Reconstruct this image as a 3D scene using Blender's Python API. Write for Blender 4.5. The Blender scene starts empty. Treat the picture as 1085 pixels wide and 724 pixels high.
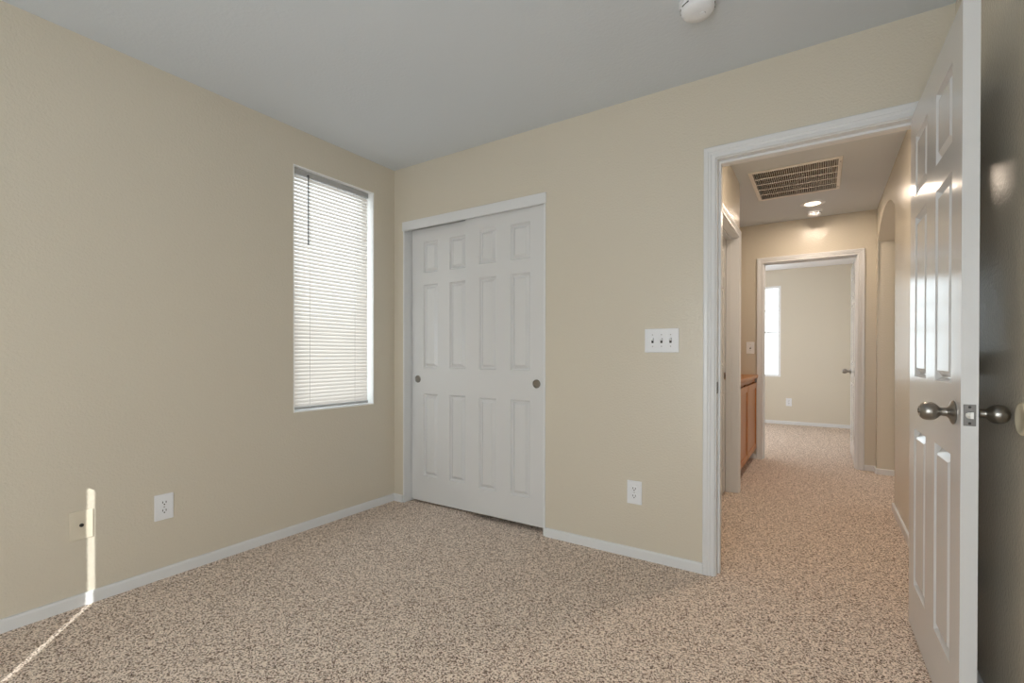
import bpy, bmesh, math, random
from mathutils import Vector, Matrix
random.seed(7)
R = math.radians
sc = bpy.context.scene
COL = sc.collection

# ------------------------------------------------------------------ camera
F_PX, W_PX, H_PX = 502.99, 1085.0, 724.0
cam_d = bpy.data.cameras.new('camera')
cam = bpy.data.objects.new('camera', cam_d); COL.objects.link(cam)
cam_d.sensor_fit = 'HORIZONTAL'; cam_d.sensor_width = 36.0
cam_d.lens = 36.0 * F_PX / W_PX
cam_d.shift_y = (379.25 - 362.0) / W_PX
cam_d.clip_start = 0.02
cam.location = (0, 0, 1.0739)
cam.rotation_euler = (R(90 - 0.2576), R(-0.09), R(33.035))
sc.camera = cam

# ------------------------------------------------------------------ colour / exposure
vs = sc.view_settings
vs.view_transform = 'Standard'; vs.look = 'None'; vs.gamma = 1.0
vs.exposure = 0.07; vs.use_curve_mapping = False
sc.cycles.max_bounces = 10; sc.cycles.diffuse_bounces = 6; sc.cycles.glossy_bounces = 4
sc.cycles.transparent_max_bounces = 16
sc.cycles.caustics_reflective = False; sc.cycles.caustics_refractive = False
sc.cycles.sample_clamp_indirect = 4.0
sc.cycles.use_denoising = True

# ------------------------------------------------------------------ sky, sun, daylight
wd = bpy.data.worlds.new('sky'); sc.world = wd; wd.use_nodes = True
bg = wd.node_tree.nodes['Background']
bg.inputs[0].default_value = (0.86, 0.93, 1.0, 1); bg.inputs[1].default_value = 3.5

SUN_EL = 24.4
def look_dir(o, d):
    o.rotation_euler = Vector(d).to_track_quat('-Z', 'Y').to_euler()
sl = bpy.data.lights.new('sun', 'SUN'); so = bpy.data.objects.new('sun', sl); COL.objects.link(so)
sl.energy = 5.6; sl.angle = R(0.12); sl.color = (1.0, 0.98, 0.96)
look_dir(so, (-0.771 * math.cos(R(SUN_EL)), 0.637 * math.cos(R(SUN_EL)), -math.sin(R(SUN_EL))))
so.location = (3, -4, 4)

def area(name, loc, d, sx, sy, power, color):
    l = bpy.data.lights.new(name, 'AREA'); l.shape = 'RECTANGLE'; l.size = sx; l.size_y = sy
    l.energy = power; l.color = color
    o = bpy.data.objects.new(name, l); COL.objects.link(o); o.location = loc; look_dir(o, d)
    return o
# daylight through the blinds of the window behind the camera, then added bedroom and landing fill lamps
area('rear_window_daylight', (-0.36, -1.34, 0.92), (-0.04, 1, -0.24), 1.35, 1.68, 41.5, (0.87, 0.945, 1.0))
area('bedroom_fill', (-1.95, 7.2, 1.45), (1, 0, 0), 1.2, 1.3, 18, (0.92, 0.95, 1.0))  # added lamp at the windowless side wall, lights the bedroom evenly
area('landing_fill', (2.1, 4.75, 1.35), (-1, 0, 0), 0.9, 1.3, 8, (1.0, 0.92, 0.83))  # added lamp beyond the arch, lifts the hall's ambient light

# ------------------------------------------------------------------ materials
def mat(name, col, rough=0.5, metal=0.0, spec=0.5, bump=None, coat=0.0):
    m = bpy.data.materials.new(name); m.use_nodes = True
    nt = m.node_tree; b = nt.nodes['Principled BSDF']
    b.inputs['Base Color'].default_value = (*col, 1); b.inputs['Roughness'].default_value = rough
    b.inputs['Metallic'].default_value = metal; b.inputs['Specular IOR Level'].default_value = spec
    b.inputs['Coat Weight'].default_value = coat
    if bump:
        scale, strength, dist = bump
        tc = nt.nodes.new('ShaderNodeTexCoord'); n = nt.nodes.new('ShaderNodeTexNoise')
        n.inputs['Scale'].default_value = scale; n.inputs['Detail'].default_value = 2.0
        bp = nt.nodes.new('ShaderNodeBump'); bp.inputs['Strength'].default_value = strength
        bp.inputs['Distance'].default_value = dist
        nt.links.new(tc.outputs['Object'], n.inputs['Vector'])
        nt.links.new(n.outputs['Fac'], bp.inputs['Height'])
        nt.links.new(bp.outputs['Normal'], b.inputs['Normal'])
    return m
def srgb(r, g, b):
    f = lambda c: (c / 255 / 12.92) if c / 255 <= 0.04045 else ((c / 255 + 0.055) / 1.055) ** 2.4
    return (f(r), f(g), f(b))

M = {}
M['wall'] = mat('wall_paint', srgb(211, 203, 187), 0.23, bump=(105, 0.40, 0.004))
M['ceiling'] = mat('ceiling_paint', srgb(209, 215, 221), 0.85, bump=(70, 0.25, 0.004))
M['ceiling_bedroom'] = mat('bedroom_ceiling_window_lit', srgb(238, 238, 242), 0.85, bump=(70, 0.25, 0.004))  # lighter than the other ceilings to stand in for window light
M['trim'] = mat('trim_paint', srgb(222, 223, 224), 0.30)
M['door'] = mat('door_paint', srgb(213, 213, 213), 0.15, bump=(160, 0.09, 0.002))
M['closet_door'] = mat('closet_door_paint', srgb(216, 216, 216), 0.24, bump=(160, 0.05, 0.002))
M['plastic'] = mat('white_plastic', srgb(232, 234, 238), 0.35)
M['ivory'] = mat('painted_plate', srgb(216, 207, 188), 0.4)
M['cream'] = mat('cream_rubber', srgb(226, 216, 192), 0.5)
M['slot'] = mat('dark_slot', (0.015, 0.014, 0.013), 0.6)
M['nickel'] = mat('satin_nickel', srgb(150, 146, 140), 0.28, 1.0)
M['steel'] = mat('dark_steel', srgb(112, 109, 106), 0.42, 1.0)
M['bolt'] = mat('bright_latch', srgb(226, 224, 220), 0.45, 0.6)
M['brass'] = mat('aged_brass', srgb(120, 88, 50), 0.35, 1.0)
M['dark'] = mat('dark_void', (0.03, 0.026, 0.022), 0.9)
M['duct'] = mat('duct_interior', srgb(120, 100, 84), 0.8)
M['grille'] = mat('grille_enamel', srgb(232, 228, 222), 0.4)
M['vinyl'] = mat('window_vinyl', srgb(235, 236, 238), 0.35)
M['reveal'] = mat('reveal_paint', srgb(246, 246, 244), 0.6)
M['rail'] = mat('blind_rail', srgb(176, 176, 176), 0.4)
M['wand'] = mat('clear_wand', srgb(90, 90, 92), 0.25)
M['cord'] = mat('blind_cord', srgb(240, 236, 230), 0.8)

def wood():
    m = mat('honey_oak', srgb(196, 128, 66), 0.35)
    nt = m.node_tree; b = nt.nodes['Principled BSDF']
    tc = nt.nodes.new('ShaderNodeTexCoord'); mp = nt.nodes.new('ShaderNodeMapping')
    mp.inputs['Scale'].default_value = (14, 14, 1.2)
    n = nt.nodes.new('ShaderNodeTexNoise'); n.inputs['Scale'].default_value = 5; n.inputs['Detail'].default_value = 6
    n.inputs['Distortion'].default_value = 1.2
    r = nt.nodes.new('ShaderNodeValToRGB')
    r.color_ramp.elements[0].position = 0.3; r.color_ramp.elements[0].color = (*srgb(156, 90, 34), 1)
    r.color_ramp.elements[1].position = 0.7; r.color_ramp.elements[1].color = (*srgb(190, 126, 56), 1)
    nt.links.new(tc.outputs['Object'], mp.inputs[0]); nt.links.new(mp.outputs[0], n.inputs['Vector'])
    nt.links.new(n.outputs['Fac'], r.inputs[0]); nt.links.new(r.outputs[0], b.inputs['Base Color'])
    return m
M['oak'] = wood()

def carpet():
    m = mat('frieze_carpet', (0.2, 0.15, 0.12), 0.95, spec=0.1)
    nt = m.node_tree; b = nt.nodes['Principled BSDF']; N = nt.nodes.new; L = nt.links.new
    tc = N('ShaderNodeTexCoord')
    nd = N('ShaderNodeTexNoise'); nd.inputs['Scale'].default_value = 60; nd.inputs['Detail'].default_value = 2
    ad = N('ShaderNodeMixRGB'); ad.blend_type = 'ADD'; ad.inputs[0].default_value = 0.012
    L(tc.outputs['Object'], nd.inputs['Vector']); L(tc.outputs['Object'], ad.inputs[1]); L(nd.outputs['Color'], ad.inputs[2])
    v = N('ShaderNodeTexVoronoi'); v.inputs['Scale'].default_value = 240; v.inputs['Randomness'].default_value = 1
    L(ad.outputs[0], v.inputs['Vector'])
    n2 = N('ShaderNodeTexNoise'); n2.inputs['Scale'].default_value = 150; n2.inputs['Detail'].default_value = 3; n2.inputs['Roughness'].default_value = 0.6
    L(tc.outputs['Object'], n2.inputs['Vector'])
    sx = N('ShaderNodeSeparateColor'); L(v.outputs['Color'], sx.inputs[0])
    mx = N('ShaderNodeMath'); mx.operation = 'MULTIPLY_ADD'; mx.inputs[1].default_value = 0.45
    ml = N('ShaderNodeMath'); ml.operation = 'MULTIPLY'; ml.inputs[1].default_value = 0.55
    L(n2.outputs['Fac'], ml.inputs[0]); L(sx.outputs[0], mx.inputs[0]); L(ml.outputs[0], mx.inputs[2])
    r = N('ShaderNodeValToRGB'); e = r.color_ramp.elements
    e[0].position = 0.26; e[0].color = (*srgb(68, 50, 40), 1)
    e[1].position = 0.80; e[1].color = (*srgb(250, 236, 222), 1)
    k = e.new(0.42); k.color = (*srgb(184, 161, 144), 1)
    k = e.new(0.56); k.color = (*srgb(246, 229, 214), 1)
    L(mx.outputs[0], r.inputs[0]); L(r.outputs[0], b.inputs['Base Color'])
    bp = N('ShaderNodeBump'); bp.inputs['Strength'].default_value = 0.6; bp.inputs['Distance'].default_value = 0.006
    L(mx.outputs[0], bp.inputs['Height']); L(bp.outputs['Normal'], b.inputs['Normal'])
    return m
M['carpet'] = carpet()

def slat_mat():
    m = bpy.data.materials.new('blind_slat'); m.use_nodes = True
    nt = m.node_tree; b = nt.nodes['Principled BSDF']; out = nt.nodes['Material Output']
    b.inputs['Base Color'].default_value = (*srgb(238, 232, 226), 1); b.inputs['Roughness'].default_value = 0.5
    t = nt.nodes.new('ShaderNodeBsdfTranslucent'); t.inputs[0].default_value = (*srgb(244, 236, 228), 1)
    mx = nt.nodes.new('ShaderNodeMixShader'); mx.inputs[0].default_value = 0.17
    nt.links.new(b.outputs[0], mx.inputs[1]); nt.links.new(t.outputs[0], mx.inputs[2]); nt.links.new(mx.outputs[0], out.inputs[0])
    return m
M['slat'] = slat_mat()

def glass_mat():
    m = bpy.data.materials.new('window_glass'); m.use_nodes = True
    nt = m.node_tree; out = nt.nodes['Material Output']; nt.nodes.remove(nt.nodes['Principled BSDF'])
    t = nt.nodes.new('ShaderNodeBsdfTransparent'); t.inputs[0].default_value = (0.94, 0.96, 0.95, 1)
    g = nt.nodes.new('ShaderNodeBsdfGlossy'); g.inputs['Roughness'].default_value = 0.02
    mx = nt.nodes.new('ShaderNodeMixShader'); mx.inputs[0].default_value = 0.05
    nt.links.new(t.outputs[0], mx.inputs[1]); nt.links.new(g.outputs[0], mx.inputs[2])
    nt.links.new(mx.outputs[0], out.inputs[0])
    return m
M['glass'] = glass_mat()

def emit_mat(name, col, s):
    m = mat(name, col, 0.4); b = m.node_tree.nodes['Principled BSDF']
    b.inputs['Emission Color'].default_value = (*col, 1); b.inputs['Emission Strength'].default_value = s
    return m
M['lens'] = emit_mat('lamp_lens', (1.0, 0.84, 0.62), 6.0)

# ------------------------------------------------------------------ mesh helpers
def obj(name, bm, m, parent=None, smooth=False):
    me = bpy.data.meshes.new(name)
    bmesh.ops.recalc_face_normals(bm, faces=bm.faces[:])
    bm.to_mesh(me); bm.free()
    me.materials.append(M[m] if isinstance(m, str) else m)
    o = bpy.data.objects.new(name, me); COL.objects.link(o)
    if parent: o.parent = parent
    if smooth:
        for p in me.polygons: p.use_smooth = True
        try: me.set_sharp_from_angle(angle=R(40))
        except Exception: pass
    return o
def thing(name, label, cat, loc=(0, 0, 0), rotz=0.0, group=None, kind=None):
    o = bpy.data.objects.new(name, None); COL.objects.link(o)
    o.empty_display_size = 0.05
    o.location = loc; o.rotation_euler = (0, 0, rotz)
    o['label'] = label; o['category'] = cat
    if group: o['group'] = group
    if kind: o['kind'] = kind
    return o
def struct(name, bm, m, parent=None, label=None, smooth=False):
    o = obj(name, bm, m, parent, smooth)
    if not parent: o['kind'] = 'structure'
    if label: o['label'] = label
    return o
def box(bm, x0, x1, y0, y1, z0, z1, bev=0.0, seg=2):
    vs_ = [bm.verts.new((x, y, z)) for x in (x0, x1) for y in (y0, y1) for z in (z0, z1)]
    q = lambda *i: bm.faces.new([vs_[k] for k in i])
    fs = [q(0, 1, 3, 2), q(4, 6, 7, 5), q(0, 4, 5, 1), q(2, 3, 7, 6), q(0, 2, 6, 4), q(1, 5, 7, 3)]
    if bev > 0:
        es = list({e for f in fs for e in f.edges})
        bmesh.ops.bevel(bm, geom=es, offset=bev, segments=seg, profile=0.5, affect='EDGES')
def bx(x0, x1, y0, y1, z0, z1, bev=0.0, seg=2):
    bm = bmesh.new(); box(bm, x0, x1, y0, y1, z0, z1, bev, seg); return bm
def lathe(prof, n=40, axis='Z', bm=None):
    """revolve (radius, height) pairs"""
    bm = bm or bmesh.new()
    T = {'Z': Matrix.Identity(3), 'X': Matrix(((0, 0, 1), (0, 1, 0), (-1, 0, 0))), '-X': Matrix(((0, 0, -1), (0, 1, 0), (1, 0, 0))),
         '-Y': Matrix(((1, 0, 0), (0, 0, -1), (0, 1, 0)))}[axis]
    rings = []
    for r, h in prof:
        if r < 1e-6: rings.append([bm.verts.new(T @ Vector((0, 0, h)))])
        else: rings.append([bm.verts.new(T @ Vector((r * math.cos(2 * math.pi * k / n), r * math.sin(2 * math.pi * k / n), h))) for k in range(n)])
    for a, b in zip(rings, rings[1:]):
        for k in range(n):
            k2 = (k + 1) % n
            if len(a) == 1: bm.faces.new((a[0], b[k], b[k2]))
            elif len(b) == 1: bm.faces.new((a[k], b[0], a[k2]))
            else: bm.faces.new((a[k], b[k], b[k2], a[k2]))
    for ring in (rings[0], rings[-1]):
        if len(ring) > 1:
            try: bm.faces.new(ring)
            except ValueError: pass
    return bm
def move(bm, v):
    bmesh.ops.translate(bm, vec=Vector(v), verts=bm.verts[:]); return bm
def wall(axis, p0, p1, a0, a1, z0, z1, holes=()):
    """wall slab. axis 'x': plane x in [p0,p1], runs along y a0..a1; axis 'y': plane y in [p0,p1], runs along x. holes: (a0,a1,z0,z1)"""
    A = sorted({a0, a1, *[h[0] for h in holes], *[h[1] for h in holes]})
    Z = sorted({z0, z1, *[h[2] for h in holes], *[h[3] for h in holes]})
    A = [a for a in A if a0 <= a <= a1]; Z = [z for z in Z if z0 <= z <= z1]
    solid = {}
    for i in range(len(A) - 1):
        for j in range(len(Z) - 1):
            ca, cz = (A[i] + A[i + 1]) / 2, (Z[j] + Z[j + 1]) / 2
            solid[i, j] = not any(h[0] < ca < h[1] and h[2] < cz < h[3] for h in holes)
    bm = bmesh.new(); cache = {}
    def V(p, a, z):
        k = (p, a, z)
        if k not in cache: cache[k] = bm.verts.new((p, a, z) if axis == 'x' else (a, p, z))
        return cache[k]
    for (i, j), s in solid.items():
        if not s: continue
        A0, A1, Z0, Z1 = A[i], A[i + 1], Z[j], Z[j + 1]
        for p in (p0, p1): bm.faces.new((V(p, A0, Z0), V(p, A1, Z0), V(p, A1, Z1), V(p, A0, Z1)))
        if not solid.get((i - 1, j)): bm.faces.new((V(p0, A0, Z0), V(p1, A0, Z0), V(p1, A0, Z1), V(p0, A0, Z1)))
        if not solid.get((i + 1, j)): bm.faces.new((V(p0, A1, Z0), V(p1, A1, Z0), V(p1, A1, Z1), V(p0, A1, Z1)))
        if not solid.get((i, j - 1)): bm.faces.new((V(p0, A0, Z0), V(p1, A0, Z0), V(p1, A1, Z0), V(p0, A1, Z0)))
        if not solid.get((i, j + 1)): bm.faces.new((V(p0, A0, Z1), V(p1, A0, Z1), V(p1, A1, Z1), V(p0, A1, Z1)))
    return bm
CASING = [(0.0, 0.0), (0.0, 0.008), (0.003, 0.0105), (0.018, 0.0095), (0.022, 0.0125), (0.027, 0.0135), (0.031, 0.0125),
          (0.036, 0.0155), (0.050, 0.0165), (0.0545, 0.0135), (0.0565, 0.006), (0.0565, 0.0)]
def casing(a0, a1, z1, place, z0=0.0, prof=CASING):
    """mitred casing round an opening; place(a, out, z) -> world point"""
    bm = bmesh.new(); rows = []
    for u, v in prof:
        rows.append([bm.verts.new(place(*p)) for p in ((a0 - u, v, z0), (a0 - u, v, z1 + u), (a1 + u, v, z1 + u), (a1 + u, v, z0))])
    for r0, r1 in zip(rows, rows[1:]):
        for k in range(3): bm.faces.new((r0[k], r0[k + 1], r1[k + 1], r1[k]))
    for k in range(3): bm.faces.new((rows[-1][k], rows[-1][k + 1], rows[0][k + 1], rows[0][k]))
    for k in (0, 3): bm.faces.new([r[k] for r in rows])
    return bm
BASE_H = 0.052
BASEP = [(0, 0), (0.0125, 0), (0.0125, BASE_H - 0.008), (0.010, BASE_H - 0.002), (0.006, BASE_H), (0, BASE_H)]
def baseboard(name, pts):
    """pts: polyline in plan; the board stands to the LEFT of the direction of travel"""
    P = [Vector((*p, 0)) for p in pts]; bm = bmesh.new(); rings = []
    for i, p in enumerate(P):
        dirs = []
        if i > 0: dirs.append((P[i] - P[i - 1]).normalized())
        if i < len(P) - 1: dirs.append((P[i + 1] - P[i]).normalized())
        ns = [Vector((-d.y, d.x, 0)) for d in dirs]
        n = sum(ns, Vector()); n /= n.length; n /= max(0.3, n.dot(ns[0]))
        rings.append([bm.verts.new((p.x + n.x * u, p.y + n.y * u, z)) for u, z in BASEP])
    k = len(BASEP)
    for a, b in zip(rings, rings[1:]):
        for j in range(k): bm.faces.new((a[j], a[(j + 1) % k], b[(j + 1) % k], b[j]))
    for r_ in (rings[0], rings[-1]): bm.faces.new(r_)
    return struct(name, bm, 'trim')

RINGS = [(0.0, 0.0), (0.002, 0.004), (0.010, 0.0150), (0.014, 0.0155), (0.016, 0.0140), (0.033, 0.0005)]
def panel_door(w, h, t, cols, rows, z0=0.0):
    """moulded six-panel slab: x 0..w, front face y=0 (towards -y), back y=t"""
    X = sorted({0.0, w, *[c for q in cols for c in q]}); Z = sorted({0.0, h, *[c for q in rows for c in q]})
    bm = bmesh.new()
    for y, s in ((0.0, 1), (t, -1)):
        for i in range(len(X) - 1):
            for j in range(len(Z) - 1):
                xa, xb, za, zb = X[i], X[i + 1], Z[j], Z[j + 1]
                if (xa, xb) in cols and (za, zb) in rows:
                    rr = [[bm.verts.new((px, y + s * d, pz + z0)) for px, pz in ((xa + o, za + o), (xb - o, za + o), (xb - o, zb - o), (xa + o, zb - o))] for o, d in RINGS]
                    for a, b in zip(rr, rr[1:]):
                        for k in range(4): bm.faces.new((a[k], a[(k + 1) % 4], b[(k + 1) % 4], b[k]))
                    bm.faces.new(rr[-1])
                else:
                    bm.faces.new([bm.verts.new((px, y, pz + z0)) for px, pz in ((xa, za), (xb, za), (xb, zb), (xa, zb))])
    for a, b in (((0, 0), (w, 0)), ((w, 0), (w, h)), ((w, h), (0, h)), ((0, h), (0, 0))):
        bm.faces.new([bm.verts.new((p[0], yy, p[1] + z0)) for p, yy in ((a, 0.0), (b, 0.0), (b, t), (a, t))])
    bmesh.ops.remove_doubles(bm, verts=bm.verts[:], dist=1e-5)
    return bm

# ------------------------------------------------------------------ the room shell
H = 2.44
XL, XR, YB, T = -2.652, 0.4316, 2.476, 0.12
YR = -1.40                        # rear wall, behind the camera
HX, HY = -0.545, 4.155            # hall left wall and where it ends
FY = 5.55                         # far hall wall
AX = -1.20                        # back of the cabinet alcove
BY = 8.62                         # bedroom far wall
WIN = (1.672, 2.284, 0.728, 2.222)  # left window: y0 y1 z0 z1
CL = (-2.556, -1.372, 0.0, 2.032)  # closet opening
DO = (-0.424, 0.354, 0.0, 2.030)   # room doorway (between jamb faces)
FO = (-0.500, 0.286, 0.0, 2.030)   # far bedroom doorway
LO = (3.32, 4.075, 0.0, 2.000)     # door in the hall's left wall
SLIT = XL + (0.722 - (YR - 0.045)) * 0.771 / 0.637   # where the blade of sun crosses the rear blind
RWX = SLIT + 0.016 + 0.070 * 1.21 + 0.035 + 0.008
RW = (-1.75, RWX, 0.08, 2.125)    # rear window opening
JT = 0.018                         # jamb thickness

bm = bmesh.new(); box(bm, -4.0, 2.6, -1.2, 9.0, -0.12, 0.0)
struct('floor', bm, 'carpet', label='brown and beige flecked carpet running through the room and hall')
struct('ceiling', bx(XL - T, XR + T, YR - T, YB + T, H, H + 0.1), 'ceiling', label='plain off-white ceiling of the empty room')
VENT = (-0.435, 0.098, 3.965, 4.650)
bm = bmesh.new()
# hall ceiling, with the return-air opening left free
for x0, x1, y0, y1 in ((-1.4, VENT[0], YB + T, FY + T), (VENT[1], 2.4, YB + T, FY + T), (VENT[0], VENT[1], YB + T, VENT[2]), (VENT[0], VENT[1], VENT[3], FY + T)):
    box(bm, x0, x1, y0, y1, H, H + 0.1)
struct('ceiling_hall', bm, 'ceiling')
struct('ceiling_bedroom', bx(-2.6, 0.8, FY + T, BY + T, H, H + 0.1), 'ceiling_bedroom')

struct('wall_left', wall('x', XL - 0.14, XL, YR - T, YB + T, 0, H, [WIN]), 'wall', label='beige painted wall with the narrow window')
struct('wall_back', wall('y', YB, YB + T, XL, XR, 0, H, [CL, (DO[0] - JT, DO[1] + JT, 0, DO[3] + JT)]), 'wall', label='beige painted wall with closet and hall doorway')
struct('wall_rear', wall('y', YR - T, YR, XL, XR, 0, H, [RW]), 'wall')
# right wall runs on into the hall and holds the arched opening
AY0, AY1, AZ, AR = 4.215, 5.435, 2.112, 0.170
out = [(YR - T, 0), (AY0, 0), (AY0, AZ)]
NA = 28
for k in range(1, NA):
    yy = AY0 + (AY1 - AY0) * k / NA; hc = (AY1 - AY0) / 2
    rad = (hc * hc + AR * AR) / (2 * AR)
    out.append((yy, AZ + AR - rad + math.sqrt(rad * rad - (yy - AY0 - hc) ** 2)))
out += [(AY1, AZ), (AY1, 0), (FY, 0), (FY, H), (YR - T, H)]
bm = bmesh.new()
f0 = [bm.verts.new((XR, y, z)) for y, z in out]; f1 = [bm.verts.new((XR + 0.125, y, z)) for y, z in out]
n = len(out)
bm.faces.new(f0); bm.faces.new(f1[::-1])
for k in range(n): bm.faces.new((f0[k], f1[k], f1[(k + 1) % n], f0[(k + 1) % n]))
bm.edges.ensure_lookup_table()
arch_e = []
for k in range(1, NA + 3):
    for ring in (f0, f1):
        e = bm.edges.get((ring[k], ring[k + 1]))
        if e: arch_e.append(e)
bmesh.ops.bevel(bm, geom=arch_e, offset=0.018, segments=4, profile=0.5, affect='EDGES')
struct('wall_right', bm, 'wall', smooth=True, label='glossy beige right wall with arched opening in the hall')

struct('wall_hall_left', wall('x', HX - T, HX, YB + T, HY, 0, H, [(LO[0] - JT, LO[1] + JT, 0, LO[3] + JT)]), 'wall')
struct('wall_alcove', wall('y', HY - T, HY, AX, HX - T, 0, H), 'wall')
struct('wall_alcove_side', wall('x', AX - T, AX, HY - T, FY, 0, H), 'wall')
struct('wall_far', wall('y', FY, FY + T, AX - T, 2.2, 0, H, [(FO[0] - JT, FO[1] + JT, 0, FO[3] + JT)]), 'wall', label='beige end wall of the hall around the bedroom doorway')
struct('wall_landing', wall('y', 3.2, 3.32, XR + 0.125, 2.2, 0, H), 'wall')
struct('wall_landing_side', wall('x', 2.2, 2.32, 3.2, FY + T, 0, H), 'wall')
BW = (-1.30, -0.532, 0.745, 2.19)
struct('wall_bedroom_far', wall('y', BY, BY + T, -2.5, 0.6, 0, H, [BW]), 'wall')
struct('wall_bedroom_left', wall('x', -2.5, -2.38, FY + T, BY, 0, H), 'wall')
struct('wall_bedroom_right', wall('x', 0.44, 0.56, FY + T, BY, 0, H), 'wall')
struct('wall_closet', wall('y', 3.15, 3.22, XL, -1.2, 0, H), 'wall')
struct('wall_closet_side', wall('x', -1.26, -1.2, YB + T, 3.15, 0, H), 'wall')
struct('wall_closet_left', wall('x', XL - 0.06, XL, YB + T, 3.15, 0, H), 'wall')
struct('ceiling_closet', bx(XL, -1.2, YB + T, 3.22, H, H + 0.1), 'ceiling')
struct('wall_behind_door', wall('x', -1.5, -1.42, YB + T, HY - T, 0, H), 'wall')

# baseboards
baseboard('baseboard_left', [(XL, YB), (XL, YR)][::1])
baseboard('baseboard_back', [(DO[0] - 0.0615, YB), (CL[1] + 0.004, YB)])
baseboard('baseboard_back_corner', [(CL[0] - 0.004, YB), (XL, YB)])
baseboard('baseboard_right', [(XR, YR), (XR, YB)])
baseboard('baseboard_hall_right', [(XR, YB + T), (XR, AY0), (XR + 0.125, AY0)])
pts = [(XR + 0.125, AY1), (XR + 0.02, AY1), (XR + 0.006, AY1 + 0.006), (XR, AY1 + 0.02), (XR, FY), (FO[1] + 0.062, FY)]
baseboard('baseboard_hall_arch', pts)
baseboard('baseboard_hall_far', [(FO[0] - 0.062, FY), (AX, FY)])
baseboard('baseboard_hall_left', [(HX - T, HY), (HX, HY), (HX, LO[1] + 0.062)])
baseboard('baseboard_bedroom', [(0.44, FY + T), (0.44, BY), (-2.38, BY)])

# closet trim: jamb boards and the track fascia
def jamb(a0, a1, z1, y0, y1, t=JT):
    bm = bmesh.new()
    box(bm, a0 - t, a0, y0, y1, 0, z1 + t); box(bm, a1, a1 + t, y0, y1, 0, z1 + t); box(bm, a0, a1, y0, y1, z1, z1 + t)
    return bm
o = struct('trim_1', jamb(CL[0] + 0.012, CL[1] - 0.012, CL[3] - 0.012, YB - 0.004, YB + T, 0.012), 'trim', label='white jamb boards lining the closet opening')
struct('track_fascia', bx(CL[0] - 0.006, CL[1] + 0.004, YB - 0.010, YB + 0.008, 1.979, 2.044, 0.002, 1), 'trim', o)
struct('track_rail', bx(CL[0] + 0.012, CL[1] - 0.012, YB + 0.02, YB + 0.105, 2.0, 2.018), 'rail', o)

# room doorway trim
o = struct('trim_2', casing(DO[0] - 0.005, DO[1] + 0.005, DO[3] + 0.004, lambda a, v, z: (a, YB - v, z)), 'trim', label='white moulded casing around the doorway to the hall')
struct('jamb', jamb(DO[0], DO[1], DO[3], YB, YB + T), 'trim', o)
def stops(a0, a1, z1, y0, y1, t=0.011):
    bm = bmesh.new()
    box(bm, a0, a0 + t, y0, y1, 0, z1); box(bm, a1 - t, a1, y0, y1, 0, z1); box(bm, a0 + t, a1 - t, y0, y1, z1 - t, z1)
    return bm
struct('door_stop', stops(DO[0], DO[1], DO[3], YB + 0.040, YB + 0.075), 'trim', o)
struct('hall_casing', casing(DO[0] - 0.005, DO[1] + 0.005, DO[3] + 0.004, lambda a, v, z: (a, YB + T + v, z)), 'trim', o)
struct('strike_plate', bx(DO[0] - 0.001, DO[0] + 0.0015, YB + 0.006, YB + 0.034, 0.89, 0.947, 0.0006, 1), 'steel', o)

# far bedroom doorway trim
o = struct('trim_3', casing(FO[0] - 0.005, FO[1] + 0.005, FO[3] + 0.004, lambda a, v, z: (a, FY - v, z)), 'trim', label='white casing around the far bedroom doorway')
struct('jamb', jamb(FO[0], FO[1], FO[3], FY, FY + T), 'trim', o)
struct('door_stop', stops(FO[0], FO[1], FO[3], FY + 0.045, FY + 0.080), 'trim', o)
# hall side doorway trim
o = struct('trim_4', casing(LO[0] - 0.005, LO[1] + 0.005, LO[3] + 0.004, lambda a, v, z: (HX + v, a, z)), 'trim', label='white casing around the side door in the hall')
bm = bmesh.new()
box(bm, HX - T, HX, LO[0] - JT, LO[0], 0, LO[3] + JT); box(bm, HX - T, HX, LO[1], LO[1] + JT, 0, LO[3] + JT); box(bm, HX - T, HX, LO[0], LO[1], LO[3], LO[3] + JT)
struct('jamb', bm, 'trim', o)
bm = bmesh.new()
box(bm, HX - 0.082, HX - 0.047, LO[0], LO[0] + 0.011, 0, LO[3]); box(bm, HX - 0.082, HX - 0.047, LO[1] - 0.011, LO[1], 0, LO[3]); box(bm, HX - 0.082, HX - 0.047, LO[0] + 0.011, LO[1] - 0.011, LO[3] - 0.011, LO[3])
struct('door_stop', bm, 'trim', o)

# ------------------------------------------------------------------ windows
def window_x(name, x, y0, y1, z0, z1, label):
    """window filling a hole in an x-plane wall, sash in the middle; x = sash plane"""
    bm = bmesh.new(); f = 0.04
    box(bm, x - 0.03, x + 0.03, y0, y1, z0, z0 + f); box(bm, x - 0.03, x + 0.03, y0, y1, z1 - f, z1)
    box(bm, x - 0.03, x + 0.03, y0, y0 + f, z0 + f, z1 - f); box(bm, x - 0.03, x + 0.03, y1 - f, y1, z0 + f, z1 - f)
    o = struct(name, bm, 'vinyl', label=label)
    struct('pane', bx(x - 0.003, x + 0.003, y0 + f, y1 - f, z0 + f, z1 - f), 'glass', o)
    bm = bmesh.new(); l = 0.006
    box(bm, XL - 0.078, XL + 0.001, y0, y0 + l, z0, z1); box(bm, XL - 0.078, XL + 0.001, y1 - l, y1, z0, z1)
    box(bm, XL - 0.078, XL + 0.001, y0 + l, y1 - l, z0, z0 + l); box(bm, XL - 0.078, XL + 0.001, y0 + l, y1 - l, z1 - l, z1)
    struct('reveal_liner', bm, 'reveal', o)
    return o
window_x('window_1', XL - 0.108, *WIN, 'narrow tall window behind the white blind')
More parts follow.
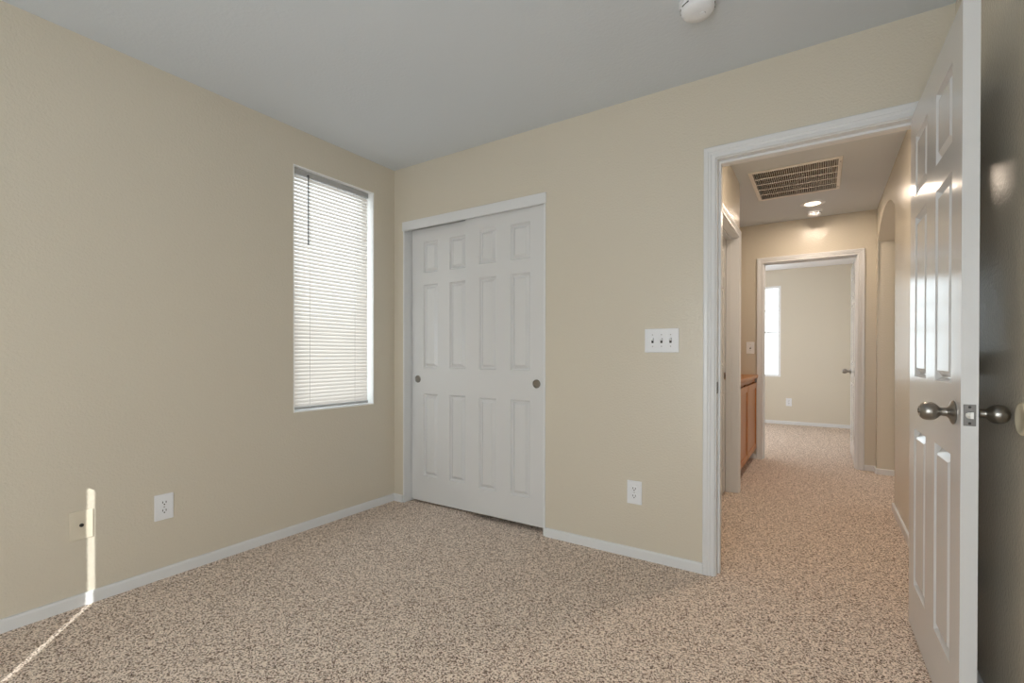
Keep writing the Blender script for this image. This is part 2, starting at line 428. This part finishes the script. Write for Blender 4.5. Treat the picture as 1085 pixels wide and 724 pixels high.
def window_y(name, y, x0, x1, z0, z1, label, bars=()):
    bm = bmesh.new(); f = 0.035
    box(bm, x0, x1, y - 0.03, y + 0.03, z0, z0 + f); box(bm, x0, x1, y - 0.03, y + 0.03, z1 - f, z1)
    box(bm, x0, x0 + f, y - 0.03, y + 0.03, z0 + f, z1 - f); box(bm, x1 - f, x1, y - 0.03, y + 0.03, z0 + f, z1 - f)
    for zb, hb in bars: box(bm, x0 + f, x1 - f, y - 0.012, y + 0.012, zb - hb, zb + hb)
    o = struct(name, bm, 'vinyl', label=label)
    struct('pane', bx(x0 + f, x1 - f, y - 0.003, y + 0.003, z0 + f, z1 - f), 'glass', o)
    return o
window_y('window_2', BY + 0.055, *BW, 'bright window in the far bedroom', bars=((1.455, 0.012), (1.80, 0.008)))
window_y('window_3', YR - 0.085, *RW, 'window behind the camera')

# ------------------------------------------------------------------ open room door (hinged on the right jamb, standing ~90 degrees open)
ROWS = ((0.185, 0.785), (0.985, 1.590), (1.672, 1.900))
def knob_prof():
    return [(0.0, 0.0), (0.033, 0.0), (0.0335, 0.003), (0.031, 0.006), (0.019, 0.010), (0.0125, 0.016), (0.0115, 0.026),
            (0.0125, 0.030), (0.018, 0.034), (0.0235, 0.041), (0.0262, 0.050), (0.0255, 0.060), (0.022, 0.069), (0.015, 0.0745), (0.013, 0.0735), (0.0, 0.0735)]
# local x: hinge -> free edge ; front face (y=0) ends up facing -x (the room)
dW, dT = 0.757, 0.035
door1 = thing('door_1', 'white six-panel door standing open against the right wall', 'door', (0.300, 2.468, 0.0), R(-90 + 1.0), kind='structure')
cols = ((0.105, 0.310), (0.447, 0.652))
obj('slab', panel_door(dW, 2.012, dT, cols, ROWS, 0.012), 'door', door1)
# after turning by -90 deg local +y points to world +x, so front y=0 faces -x
kz = 0.918
for s in (1, -1):
    k = obj('door_knob', move(lathe(knob_prof(), 40, '-Y'), (0, 0, 0)), 'nickel', door1, smooth=True)
    k.location = (dW - 0.070, 0.0 if s == 1 else dT, kz); k.rotation_euler = (0, 0, 0 if s == 1 else math.pi)
    b_ = obj('privacy_button', lathe([(0.0, 0.0), (0.006, 0.0), (0.006, 0.004), (0.0045, 0.005), (0, 0.005)], 20, '-Y'), 'nickel', k, smooth=True)
    b_.location = (0, -0.0735, 0)
lp = obj('latch_plate', bx(dW - 0.0002, dW + 0.0012, dT / 2 - 0.0125, dT / 2 + 0.0125, kz - 0.0285, kz + 0.0285, 0.0005, 1), 'steel', door1)
bm = lathe([(0.0, 0.0), (0.0085, 0.0), (0.0085, 0.009), (0.0, 0.009)], 24, 'X')
for v in bm.verts:                      # D-shaped spring bolt with a slanted nose
    if v.co.y > 0.001: v.co.y = 0.006; v.co.z = 0.0085 if v.co.z > 0 else -0.0085
    if v.co.x > 0.005 and v.co.y < 0.0: v.co.x = 0.004
move(bm, (dW + 0.0008, dT / 2, kz))
obj('latch_bolt', bm, 'bolt', lp)
for dz in (-0.0215, 0.0215):
    obj('screw', move(lathe([(0, 0), (0.0034, 0), (0.003, 0.001), (0, 0.0011)], 16, 'X'), (dW + 0.0010, dT / 2, kz + dz)), 'slot', lp)
for z in (0.25, 1.05, 1.82):
    hb = lathe([(0.0, -0.044), (0.0055, -0.044), (0.0055, 0.044), (0.0, 0.044)], 16)
    box(hb, 0.0, -0.0015, 0.002, dT - 0.004, -0.0445, 0.0445)
    obj('hinge', hb, 'nickel', door1).location = (-0.002, dT + 0.0, z)

# ------------------------------------------------------------------ hall side door and far bedroom door
door2 = thing('door_2', 'closed side door in the left wall of the hall', 'door', (HX - 0.084, LO[1] - 0.003, 0.0), R(-90), kind='structure')
# local x runs from far edge towards the camera; local y=0 face would face -x, so mirror by using the back face
obj('slab', move(panel_door(0.749, 1.985, 0.035, ((0.105, 0.307), (0.442, 0.644)), ROWS, 0.010), (0, -0.035, 0)), 'door', door2)
obj('latch_plate', bx(0.030, 0.085, 0.0, 0.003, 0.890, 0.945, 0.001, 1), 'brass', door2)
obj('latch_hole', bx(0.045, 0.070, 0.0015, 0.0036, 0.903, 0.932), 'slot', door2)

door3 = thing('door_3', 'white door seen edge-on, swung open into the far bedroom', 'door', (FO[1] - 0.010, FY + T + 0.004, 0.0), R(90), kind='structure')
obj('slab', move(panel_door(0.757, 2.010, 0.035, cols, ROWS, 0.012), (0, -0.035, 0)), 'door', door3)
for s in (1, -1):
    k = obj('door_knob', lathe(knob_prof(), 28, '-Y'), 'nickel', door3, smooth=True)
    k.location = (0.695, 0.0 if s == -1 else -0.035, kz - 0.01); k.rotation_euler = (0, 0, 0 if s == 1 else math.pi)
for z in (0.25, 0.92, 1.82):
    hb = lathe([(0.0, -0.044), (0.0055, -0.044), (0.0055, 0.044), (0.0, 0.044)], 16)
    obj('hinge', hb, 'steel', door3).location = (-0.004, -0.004, z)

# ------------------------------------------------------------------ closet sliding doors
def closet_door(x0, yf, label, pull_x, zb):
    t = thing('sliding_door', label, 'closet door', (x0, yf, 0.0), 0, 'white sliding closet doors', kind='thing')
    obj('slab', panel_door(0.620, 1.995 - zb, 0.032, ((0.115, 0.252), (0.363, 0.505)), tuple((a - zb, b - zb) for a, b in ((0.198, 0.798), (0.981, 1.586), (1.673, 1.898))), zb), 'closet_door', t)
    # cup: rim stands proud of the slab, dished centre
    bm = lathe([(0.0, 0.0004), (0.0185, 0.0006), (0.0205, 0.0026), (0.0225, 0.0040), (0.0255, 0.0034), (0.0270, 0.0010), (0.0270, -0.001)], 36, '-Y')
    k = obj('finger_pull', bm, 'nickel', t, smooth=True); k.location = (pull_x, -0.0006, 0.872 + 0.030)
    return t
closet_door(-2.538, YB + 0.068, 'left white six-panel closet door, set behind the other on the rear track', 0.060, 0.014)
closet_door(-2.001, YB + 0.026, 'right white six-panel closet door, sliding in front beside the wall switch', 0.552, 0.033)

# ------------------------------------------------------------------ window blind
def slats_mesh(L, n, pitch, w, tilt, ztop, rounded=False, axis='y'):
    """n curved slats of length L along +y, tilted about y; x towards the room"""
    bm = bmesh.new(); K = 4
    for i in range(n):
        zc = ztop - (i + 0.5) * pitch
        ys = (0, 0.011, L - 0.011, L) if rounded else (0, L)
        rows = []
        for yy in ys:
            ww = w * (0.2 if rounded and yy in (0, L) else 1.0)
            row = []
            for k in range(K + 1):
                s = (k / K - 0.5) * ww
                c = 0.0018 * (1 - (2 * k / K - 1) ** 2)
                row.append(bm.verts.new((s * math.cos(tilt) + c * math.sin(tilt), yy, zc - s * math.sin(tilt) + c * math.cos(tilt))))
            rows.append(row)
        for a, b in zip(rows, rows[1:]):
            for k in range(K): bm.faces.new((a[k], a[k + 1], b[k + 1], b[k]))
    return bm
by0, by1, bz0, bz1 = WIN[0] + 0.012, WIN[1] - 0.028, WIN[2] + 0.012, WIN[3] - 0.007
BXp = XL - 0.038
bl = thing('window_blind', 'white closed mini blind hanging in the narrow left window', 'window blind', (BXp, by0, bz0))
bh = bz1 - bz0; bL = by1 - by0
obj('head_rail', bx(-0.020, 0.014, 0, bL, bh - 0.034, bh, 0.002, 1), 'rail', bl)
so_ = obj('slats', slats_mesh(bL - 0.004, 61, (bh - 0.034 - 0.020) / 61, 0.0262, R(66), bh - 0.036), 'slat', bl, smooth=True)
so_.location = (0, 0.002, 0)
obj('bottom_rail', bx(-0.011, 0.013, 0.0, bL, 0.0, 0.017, 0.004, 2), 'rail', bl)
for yy in (0.115, bL - 0.115):
    obj('ladder_cord', bx(0.0135, 0.0148, yy - 0.0012, yy + 0.0012, 0.012, bh - 0.034), 'cord', bl)
wd_ = lathe([(0, 0), (0.0035, 0), (0.0035, -0.40), (0.0045, -0.405), (0.0045, -0.425), (0, -0.425)], 10)
obj('tilt_wand', wd_, 'wand', bl).location = (0.024, 0.098, bh - 0.030)
obj('wand_hook', bx(0.012, 0.026, 0.095, 0.101, bh - 0.032, bh - 0.024), 'wand', bl)

# blind of the rear window (behind the camera): a thin gap at its edge lets in the blade of sun
rb_x1 = SLIT - 0.004
rb = thing('rear_window_blind', 'closed white blind in the window behind the camera', 'window blind', (RW[0] + 0.01, YR - 0.045, RW[2] + 0.01), R(-90))
rL = rb_x1 - (RW[0] + 0.01); rh = RW[3] - RW[2] - 0.012
# rotated -90: local +y -> world +x, local +x -> world -y
obj('slats', slats_mesh(rL, 90, (rh - 0.05) / 90, 0.026, R(70), rh - 0.036, rounded=True), 'slat', rb)
obj('head_rail', bx(-0.015, 0.015, 0, rL + 0.10, rh - 0.034, rh, 0.002, 1), 'rail', rb)
obj('bottom_rail', bx(-0.011, 0.011, 0, rL, 0, 0.016, 0.003, 1), 'rail', rb)

# ------------------------------------------------------------------ plates on the walls  (local: x along wall, -y out of the wall)
def plate(name, label, cat, loc, rotz, w, h, m='plastic', group=None):
    t = thing(name, label, cat, loc, rotz, group)
    obj('cover_plate', bx(-w / 2, w / 2, -0.006, 0.0, -h / 2, h / 2, 0.003, 2), m, t)
    return t
def outlet(label, loc, rotz, w=0.080, h=0.124):
    t = plate('wall_outlet', label, 'outlet', loc, rotz, w, h, group='white wall outlets')
    for s in (1, -1):
        bm = bmesh.new(); rr = 0.0172; zc = 0.0195 * s; front = []
        for k in range(32):
            a = 2 * math.pi * k / 32
            front.append((rr * math.cos(a), max(-0.0135, min(0.0135, rr * math.sin(a))) + zc))
        v0 = [bm.verts.new((x, -0.0055, z)) for x, z in front]; v1 = [bm.verts.new((x, -0.0078, z)) for x, z in front]
        bm.faces.new(v1)
        for k in range(32): bm.faces.new((v0[k], v0[(k + 1) % 32], v1[(k + 1) % 32], v1[k]))
        r_ = obj('receptacle', bm, 'plastic', t)
        obj('slot', bx(-0.0085, -0.0055, -0.0083, -0.0070, zc - 0.001, zc + 0.0085), 'slot', r_)
        obj('slot', bx(0.0055, 0.0085, -0.0083, -0.0070, zc - 0.001, zc + 0.0085), 'slot', r_)
        g = lathe([(0, 0), (0.0031, 0), (0.0031, 0.0012), (0, 0.0012)], 14, '-Y')
        obj('ground_hole', move(g, (0, -0.0071, zc - 0.0068)), 'slot', r_)
    obj('screw', move(lathe([(0, 0), (0.003, 0), (0.0024, 0.0012), (0, 0.0012)], 14, '-Y'), (0, -0.0058, 0)), 'nickel', t)
    return t
outlet('white wall outlet under the light switches, beside the hall doorway', (-0.829, YB, 0.346), 0)
outlet('white wall outlet low on the left wall, between the sunlit cable plate and the window', (XL, 1.001, 0.343), R(90))
outlet('small white wall outlet on the far bedroom wall, beside its bright window', (-0.417, BY, 0.350), 0)

def switch(label, loc, n, w, h, group=None):
    t = plate('light_switch', label, 'light switch', loc, 0, w, h, group=group)
    for k in range(n):
        cx = (k - (n - 1) / 2) * 0.046
        fr_ = obj('switch_slot', bx(cx - 0.0055, cx + 0.0055, -0.0064, -0.0050, -0.0125, 0.0125), 'slot', t)
        up = 1 if k % 2 == 0 else -1
        bm = bx(-0.0042, 0.0042, -0.016, 0.0, -0.005, 0.005, 0.0012, 1)
        tg = obj('toggle', bm, 'plastic', t); tg.location = (cx, -0.004, 0.0025); tg.rotation_euler = (R(-25), 0, 0)
        for s in (1, -1):
            obj('screw', move(lathe([(0, 0), (0.0033, 0), (0.0026, 0.0012), (0, 0.0012)], 14, '-Y'), (cx, -0.0058, 0.030 * s)), 'rail', t)
    return t
switch('white three-gang light switch plate beside the hall doorway', (-0.688, YB, 1.153), 3, 0.174, 0.124)
switch('single light switch plate on the hall end wall, above the wooden cabinet', (-0.620, FY, 1.160), 1, 0.078, 0.124)

cp = plate('cable_plate', 'beige painted cable plate crossed by a strip of sunlight on the left wall', 'wall plate', (XL, 0.696, 0.346), R(90), 0.080, 0.122, 'ivory')
bm = lathe([(0, 0), (0.0075, 0), (0.0075, 0.003), (0.0048, 0.003), (0.0048, 0.010), (0.0022, 0.010), (0.0022, 0.004), (0, 0.004)], 18, '-Y')
obj('coax_jack', move(bm, (0.0, -0.0055, 0.0)), 'slot', cp)
for s in (1, -1): obj('screw', move(lathe([(0, 0), (0.003, 0), (0.0024, 0.0012), (0, 0.0012)], 14, '-Y'), (0, -0.0058, 0.042 * s)), 'ivory', cp)

wb = thing('wall_bumper', 'round cream wall bumper behind the door knob on the right wall', 'door bumper', (XR, 1.722, 0.914))
obj('pad', lathe([(0.0, 0.0), (0.042, 0.0), (0.042, 0.0025), (0.039, 0.0050), (0.034, 0.0056), (0.030, 0.0035), (0.0, 0.0025)], 48, '-X'), 'cream', wb, smooth=True)

# ------------------------------------------------------------------ ceiling fittings
def smoke(label, loc, group='smoke detectors', r=0.068):
    t = thing('smoke_detector', label, 'smoke detector', loc, 0, group)
    obj('mounting_base', lathe([(0, 0), (r, 0), (r, -0.010), (r - 0.004, -0.013), (0, -0.013)], 48), 'plastic', t, smooth=True)
    obj('cover', lathe([(r - 0.006, -0.012), (r - 0.004, -0.020), (r - 0.008, -0.040), (r - 0.018, -0.050), (0.020, -0.054), (0.0, -0.054)], 48), 'plastic', t, smooth=True)
    for k in range(8):
        a = 2 * math.pi * k / 8 + 0.2
        bm = bx(-0.016, 0.016, -0.0012, 0.0012, -0.002, 0.002)
        s = obj('sensing_slot', bm, 'slot', t)
        s.location = ((r - 0.0065) * math.cos(a), (r - 0.0065) * math.sin(a), -0.0285); s.rotation_euler = (0, 0, a + math.pi / 2)
    b = obj('test_button', lathe([(0, -0.053), (0.011, -0.053), (0.010, -0.056), (0, -0.0565)], 24), 'plastic', t, smooth=True)
    b.location = (0.018, 0.0, 0)
    return t
smoke('white smoke detector on the room ceiling, cut by the top of the picture', (-0.402, 1.925, H))
smoke('white smoke detector on the hall ceiling, beyond the glowing downlight', (-0.055, 5.285, H), r=0.062)

def downlight(label, loc, power):
    rl = thing('recessed_downlight', label, 'ceiling light', loc, 0, 'hall downlights')
    obj('trim_ring', lathe([(0.066, 0.0), (0.098, 0.0), (0.097, -0.004), (0.090, -0.008), (0.070, -0.007), (0.066, -0.003)], 48), 'plastic', rl, smooth=True)
    obj('lens', lathe([(0.0, -0.0052), (0.050, -0.0045), (0.0665, -0.002), (0.0665, 0.0), (0.0, 0.0)], 48), 'lens', rl, smooth=True)
    ll = bpy.data.lights.new('downlight', 'AREA'); ll.shape = 'DISK'; ll.size = 0.12; ll.energy = power; ll.color = (1.0, 0.82, 0.65)
    lo = bpy.data.objects.new('downlight', ll); COL.objects.link(lo); lo.parent = rl; lo.location = (0, 0, -0.012)
downlight('glowing round recessed downlight in the hall ceiling, beyond the air grille', (-0.066, 5.03, H), 7.0)
# added lamp, unseen past the doorway, to brighten the near hall
downlight('added, unseen recessed downlight in the hall ceiling just past the doorway', (-0.06, 3.15, H), 9.5)

vx0, vx1, vy0, vy1 = VENT
vg = thing('return_air_grille', 'large white return-air grille with slatted face in the hall ceiling', 'air vent', ((vx0 + vx1) / 2, (vy0 + vy1) / 2, H))
wx, wy = (vx1 - vx0) / 2, (vy1 - vy0) / 2
bm = bmesh.new(); fo = 0.026
box(bm, -wx - fo, wx + fo, -wy - fo, -wy, -0.010, 0.0, 0.003, 1); box(bm, -wx - fo, wx + fo, wy, wy + fo, -0.010, 0.0, 0.003, 1)
box(bm, -wx - fo, -wx, -wy, wy, -0.010, 0.0, 0.003, 1); box(bm, wx, wx + fo, -wy, wy, -0.010, 0.0, 0.003, 1)
obj('frame', bm, 'grille', vg)
bm = bmesh.new(); ns = 40
for k in range(ns):
    x = -wx + (k + 0.5) * 2 * wx / ns
    c = [bm.verts.new(p) for p in ((x - 0.005, -wy, 0.004), (x + 0.001, -wy, -0.008), (x + 0.001, wy, -0.008), (x - 0.005, wy, 0.004))]
    d = [bm.verts.new((v.co.x + 0.0016, v.co.y, v.co.z + 0.0006)) for v in c]
    bm.faces.new(c); bm.faces.new(d)
    for i in range(4): bm.faces.new((c[i], c[(i + 1) % 4], d[(i + 1) % 4], d[i]))
obj('louvers', bm, 'grille', vg)
bm = bmesh.new()
for k in range(1, 5):
    y = -wy + k * 2 * wy / 5; box(bm, -wx, wx, y - 0.0055, y + 0.0055, -0.0105, -0.0065)
obj('cross_bars', bm, 'grille', vg)
bm = bmesh.new()
box(bm, -wx - 0.006, wx + 0.006, -wy - 0.006, wy + 0.006, 0.16, 0.17)
box(bm, -wx - 0.006, -wx, -wy, wy, 0.0, 0.16); box(bm, wx, wx + 0.006, -wy, wy, 0.0, 0.16)
box(bm, -wx, wx, -wy - 0.006, -wy, 0.0, 0.16); box(bm, -wx, wx, wy, wy + 0.006, 0.0, 0.16)
obj('plenum', bm, 'duct', vg)
for s in (-1, 1):
    obj('latch_screw', lathe([(0, 0), (0.005, 0), (0.004, -0.004), (0, -0.004)], 16), 'nickel', vg).location = (wx + 0.012, s * (wy - 0.05), -0.010)

# ------------------------------------------------------------------ hall cabinet
CX = -0.575                       # face plane
cy0, cy1 = HY + 0.004, FY - 0.022
cb = thing('hall_cabinet', 'honey oak base cabinet with two doors in the hall alcove', 'cabinet', (CX, cy0, 0.0))
cl = cy1 - cy0
bm = bmesh.new()
box(bm, AX - CX + 0.01, -0.020, 0, cl, 0.10, 0.845); box(bm, AX - CX + 0.01, -0.075, 0.0, cl, 0.0, 0.10)
obj('carcass', bm, 'oak', cb)
bm = bmesh.new()
for y0, y1 in ((0.0, 0.04), (cl / 2 - 0.022, cl / 2 + 0.022), (cl - 0.04, cl)): box(bm, -0.020, 0.0, y0, y1, 0.10, 0.845)
for z0, z1 in ((0.10, 0.135), (0.81, 0.845)):
    box(bm, -0.020, 0.0, 0.04, cl / 2 - 0.022, z0, z1); box(bm, -0.020, 0.0, cl / 2 + 0.022, cl - 0.04, z0, z1)
obj('face_frame', bm, 'oak', cb)
for y0, y1 in ((0.022, cl / 2 - 0.012), (cl / 2 + 0.012, cl - 0.022)):
    bm = bmesh.new(); z0, z1, s = 0.118, 0.800, 0.055
    box(bm, 0.0, 0.019, y0, y0 + s, z0, z1, 0.003, 1); box(bm, 0.0, 0.019, y1 - s, y1, z0, z1, 0.003, 1)
    box(bm, 0.0, 0.019, y0 + s, y1 - s, z0, z0 + s, 0.003, 1); box(bm, 0.0, 0.019, y0 + s, y1 - s, z1 - s, z1, 0.003, 1)
    d = obj('door', bm, 'oak', cb)
    obj('inset_panel', bx(0.002, 0.011, y0 + s, y1 - s, z0 + s, z1 - s), 'oak', d)
ct = thing('countertop', 'honey oak countertop lying on the hall cabinet', 'countertop', (CX, HY + 0.002, 0.845))
bm = bmesh.new(); ctl = FY - HY - 0.004
box(bm, AX - CX + 0.004, 0.030, 0, ctl, 0.0, 0.036, 0.007, 3)
obj('top', bm, 'oak', ct, smooth=True)
